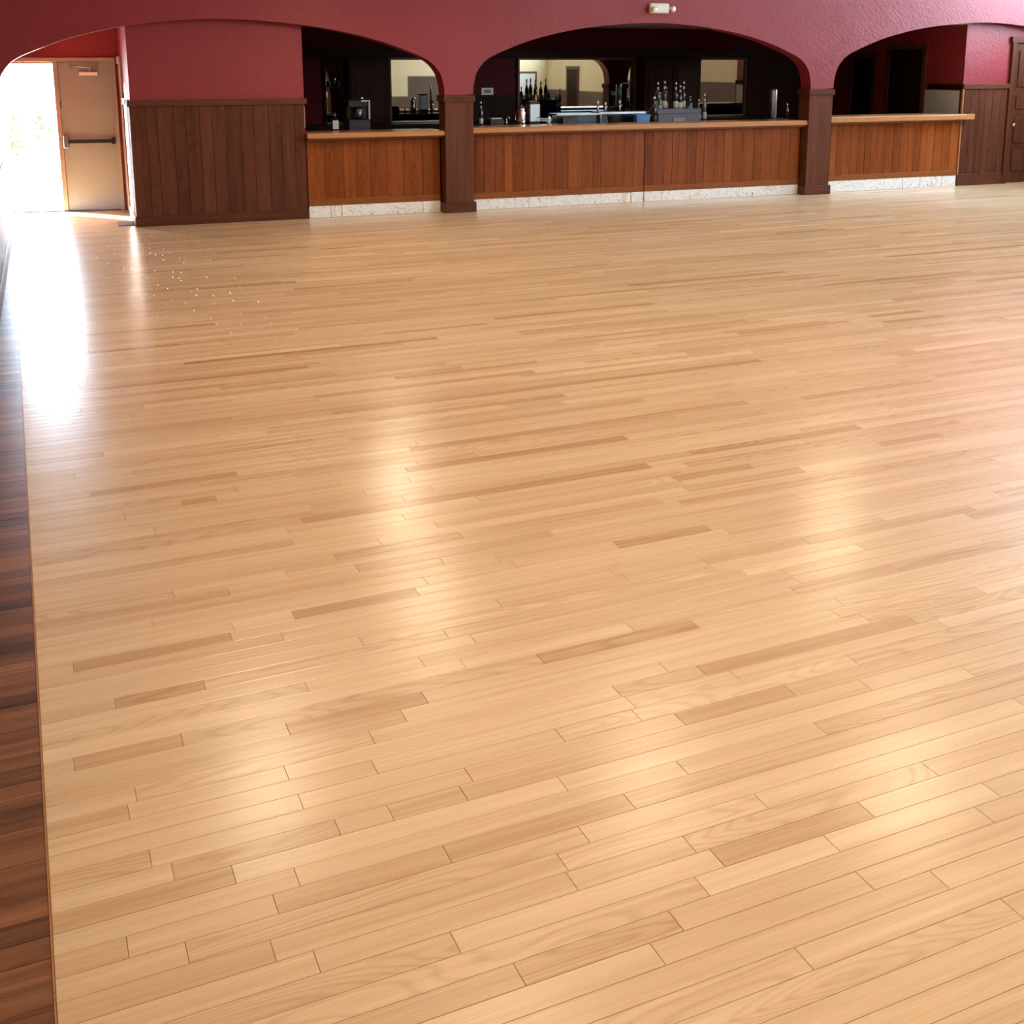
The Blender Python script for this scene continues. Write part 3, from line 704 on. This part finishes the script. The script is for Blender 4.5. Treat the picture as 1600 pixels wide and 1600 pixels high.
# bar sink
t = thing('bar_sink', 'low steel bar sink left of the taps', 'sink', (8.42, BV+0.05, BZ))
obj('sink_front', B().box(-0.33, 0.36, -0.14, -0.12, 0.0, 0.17, 0.004), 'navy', t)
obj('sink_rim', B().box(-0.36, 0.40, -0.17, -0.12, 0.17, 0.20, 0.004).box(-0.36, 0.40, 0.12, 0.17, 0.17, 0.20, 0.004).box(-0.36, -0.31, -0.12, 0.12, 0.17, 0.20, 0.004).box(0.35, 0.40, -0.12, 0.12, 0.17, 0.20, 0.004), 'steel', t)
obj('basin', B().box(-0.31, 0.35, -0.12, 0.12, 0.0, 0.02).box(-0.31, 0.35, 0.12, 0.14, 0.0, 0.17), 'steel', t)
t = thing('till_box', 'black boxy card terminal before the steel sink', 'terminal', (8.24, BV-0.20, BZ))
obj('case', B().box(-0.13, 0.12, -0.05, 0.05, 0.0005, 0.155, 0.012), 'black', t)
obj('keypad', B().box(-0.07, 0.06, -0.056, -0.05, 0.04, 0.12, 0.003), 'dmetal', t)
obj('button', B().sphere((0.0, -0.058, 0.075), 0.007, 8), 'ivory', t)
t = thing('steel_pail', 'small tapered brown pail beside the steel shelf', 'pail', (9.02, BV-0.19, BZ))
obj('pail_wall', B().lathe([(0, 0.0005), (.055, 0.0005), (.09, .155), (.094, .155), (.094, .162), (.084, .162), (.05, .012), (0, .012)], seg=18), 'brown', t)
obj('handle', B().tube([(-.09, 0, .15), (-.06, -.03, .195), (0, -.04, .205), (.06, -.03, .195), (.09, 0, .15)], .004, 6), 'steel', t)
# coffee urn, jug, small shaker, copper pipe
t = thing('drink_dispenser', 'grey boxy drink dispenser with chrome spout near the copper pipe', 'dispenser', (7.69, BV, BZ))
obj('tank', B().box(-.095, .095, -.10, .10, .07, .37, .015), 'steel', t)
obj('base', B().box(-.085, .085, -.11, .10, .0005, .07, .006), 'black', t)
obj('lid', B().box(-.085, .085, -.09, .09, .37, .40, .01), 'black', t)
obj('spout', B().tube([(.07, -.10, .15), (.07, -.15, .15), (.07, -.16, .10)], .011, 8), 'chrome', t)
t = thing('steel_jug', 'polished steel jug left of the drink dispenser', 'jug', (7.49, BV-0.03, BZ))
obj('jug_body', B().lathe([(0, .0005), (.062, .0005), (.07, .06), (.062, .22), (.05, .27), (.056, .30), (.05, .30), (.044, .27), (0, .02)], seg=18), 'chrome', t)
obj('handle', B().tube([(-.055, 0, .26), (-.105, 0, .24), (-.11, 0, .12), (-.066, 0, .07)], .008, 8), 'chrome', t)
obj('lid', B().lathe([(.052, .30), (.04, .325), (.01, .335), (.012, .355), (0, .36)], seg=14), 'chrome', t)
t = thing('salt_shaker', 'tiny white shaker right of the drink dispenser', 'shaker', (7.93, BV-.1, BZ))
obj('shaker_body', B().lathe([(0, .0005), (.035, .0005), (.032, .10), (.026, .13), (0, .13)], seg=14), 'ivory', t)
obj('shaker_top', B().lathe([(.028, .13), (.028, .15), (.018, .17), (0, .175)], seg=14), 'chrome', t)
t = thing('copper_pipe', 'upright copper pipe beside the drink dispenser', 'pipe', (7.82, BV+.18, BZ))
obj('riser', B().tube([(0, 0, .0005), (0, 0, .30), (.0, 0, .48), (0, -.02, .54), (0, -.07, .56)], .02, 8), 'copper', t)
obj('valve', B().cyl((-.03, 0, .24), (.05, 0, .24), .02, 10), 'copper', t)
bottle(6.80, BV-.02, BZ+.0005, .41, .035, 'dglass', 'dark bottle with pale neck behind the left end of the middle bar', 'label', 'ivory')
t = thing('bar_tap', 'low chrome mixer tap near the burgundy wall plate', 'tap', (7.28, BV+.1, BZ))
obj('tap_base', B().cyl((0, 0, .0005), (0, 0, .12), .018, 10), 'chrome', t)
obj('tap_spout', B().tube([(0, 0, .11), (0, -.02, .16), (0, -.10, .17), (0, -.14, .13)], .01, 8), 'chrome', t)
t = thing('napkin_box', 'black napkin box behind the middle bar, left part', 'box', (7.05, BV, BZ))
obj('box_shell', B().box(-.12, .12, -.09, .09, .0005, .13, .008), 'black', t)
obj('napkin', B().box(-.09, .09, -.07, .07, .13, .15, .004), 'label', t)
# cup dispenser and pepper mill right of the mirror
t = thing('cup_dispenser', 'tall brushed steel cup dispenser at the right end of the middle bar', 'dispenser', (12.24, BV, BZ))
obj('tube', B().lathe([(.06, .06), (.065, .08), (.065, .52), (.058, .55), (0, .56)], seg=20), 'steel', t)
obj('stand', B().box(-.16, .14, -.13, .13, .0005, .06, .01), 'black', t)
bottle(12.50, BV-.05, BZ+.0005, .30, .032, 'dglass', 'small dark bottle beside the steel cup dispenser', None, 'chrome')
# coffee machine and soap bottle under the left arch
t = thing('coffee_machine', 'black coffee machine on the bench under the left arch', 'coffee machine', (4.81, BV, BZ))
obj('base_unit', B().box(-.165, .165, -.17, .17, .0005, .17, .012), 'navy', t)
obj('back_column', B().box(-.15, .15, .03, .17, .17, .44, .008), 'black', t)
obj('brew_head', B().box(-.16, .16, -.14, .17, .35, .46, .012), 'black', t)
obj('carafe', B().lathe([(0, .175), (.075, .175), (.085, .22), (.06, .32), (.055, .345), (0, .345)], (0, -.06, 0), 16), 'dglass', t)
obj('steel_trim', B().box(.135, .165, -.175, -.145, .17, .46, .004).box(.02, .135, -.175, -.145, .43, .46, .004), 'steel', t)
obj('lid_knob', B().sphere((.07, -.05, .485), .022, 10), 'chrome', t)
t = thing('soap_bottle', 'pump soap bottle with pale label left of the coffee machine', 'bottle', (4.455, BV-.06, BZ))
obj('bottle_body', B().box(-.055, .055, -.035, .035, .0005, .20, .014), 'dglass', t)
obj('label_band', B().box(-.042, .048, -.038, -.035, .03, .16, .001), 'label', t)
obj('pump', B().cyl((0, 0, .20), (0, 0, .265), .011, 8).tube([(0, 0, .262), (0, -.03, .27), (0, -.06, .255)], .009, 6), 'chrome', t)
bottle(5.14, 3.755, 1.8255, .29, .045, 'dglass', 'dark bottle on the little shelf before the narrow mirror', None, 'dmetal')
for k, (u, w_) in enumerate(((5.06, 'left'), (5.225, 'right'))):
    t = thing('shot_glass', f'tiny glass on the little mirror shelf, {w_} of the bottle', 'glass', (u, 3.75, 1.8255), group='glasses on the mirror shelf')
    obj('cup', B().lathe([(0, 0), (.018, 0), (.026, .07), (.022, .07), (.016, .01), (0, .01)], seg=12), 'cglass', t)
    obj('rim', B().lathe([(.022, .07), (.0265, .07), (.0265, .076), (.022, .076)], seg=12), 'chrome', t)

# ------------------------------------------------------------------ emergency light over the middle arch
t = thing('emergency_light', 'white twin-head emergency light above the middle arch', 'emergency light', (9.43, PF, 2.955))
obj('housing', B().box(-.185, .15, -.075, -.001, 0, .15, .018), 'ivory', t)
obj('front_cover', B().box(-.085, .10, -.085, -.075, .025, .125, .006), 'white', t)
for s, c in ((-1, (-.13, -.10, .065)), (1, (.205, -.06, .075))):
    hd = obj('lamp_head', B().cyl((c[0], c[1]+.045, c[2]), (c[0]+.01*s, c[1]-.02, c[2]-.012), .03, 14, .046), 'ivory', t)
    obj('lens', B().cyl((c[0]+.01*s, c[1]-.0205, c[2]-.012), (c[0]+.011*s, c[1]-.026, c[2]-.013), .034, 14), 'lens', hd)
obj('bracket', B().cyl((.14, -.05, .075), (.19, -.05, .075), .014, 8), 'ivory', t)

# ------------------------------------------------------------------ hall lamps: first row read from its floor glow, second row added as fill
LAMPS = [(1.60, 9.0, 4.0), (4.70, 7.85, 4.0), (6.60, 6.70, 4.0), (4.3, 13.6, 3.4), (9.6, 11.4, 4.0), (3.95, 11.5, 4.0),
         (1.4, 1.6, 4.0), (5.2, 1.4, 4.0), (9.6, 2.8, 4.0), (14.0, 2.4, 4.0), (13.6, 7.4, 4.0), (2.2, 4.9, 4.0)]  # unseen lamps added to brighten the floor, mostly its near part
NAMES = ['nearest the left wall', 'over the middle of the floor', 'over the right near floor', 'nearest the arcade', 'over the right half of the floor', 'second nearest the arcade',
         'added as fill just ahead of the viewpoint', 'added as fill right of the viewpoint', 'added as fill two lamps right of viewpoint', 'added as fill in the far near-right corner', 'added as fill nearest the right wall', 'added as fill, second in line ahead of the viewpoint']
POWER = [10, 7, 8, 12, 10, 9, 17, 9, 9, 10, 9, 13]
for (x, y, z), nm, pw in zip(LAMPS, NAMES, POWER):
    t = thing('pendant_or_fill_lamp', 'round warm pendant lamp '+nm, 'lamp', (x, y, z), ID, 'pendant lamps of the hall')
    obj('shade', B().lathe([(.27, 0), (.262, .05), (.22, .13), (.13, .19), (.05, .21), (.05, .24), (0, .24), (0, .225), (.04, .20), (.125, .175), (.21, .12), (.25, .05), (.258, 0), (.27, 0)], seg=24), 'brass', t)
    obj('bulb', B().sphere((0, 0, .07), 0.06, 14), 'glow', t)
    obj('rod', B().cyl((0, 0, .235), (0, 0, CEIL-z-.02), .01, 8), 'brass', t)
    obj('ceiling_rose', B().lathe([(.01, CEIL-z-.05), (.08, CEIL-z-.02), (.08, CEIL-z-.001), (0, CEIL-z-.001)], seg=14), 'brass', t)
    la = bpy.data.lights.new('lamp_light', 'AREA'); la.shape = 'DISK'; la.size = 0.46; la.energy = pw; la.color = (1.0, 0.85, 0.61)
    lo = bpy.data.objects.new('lamp_light', la); COL.objects.link(lo); lo.parent = t; lo.location = (0, 0, 0.004)
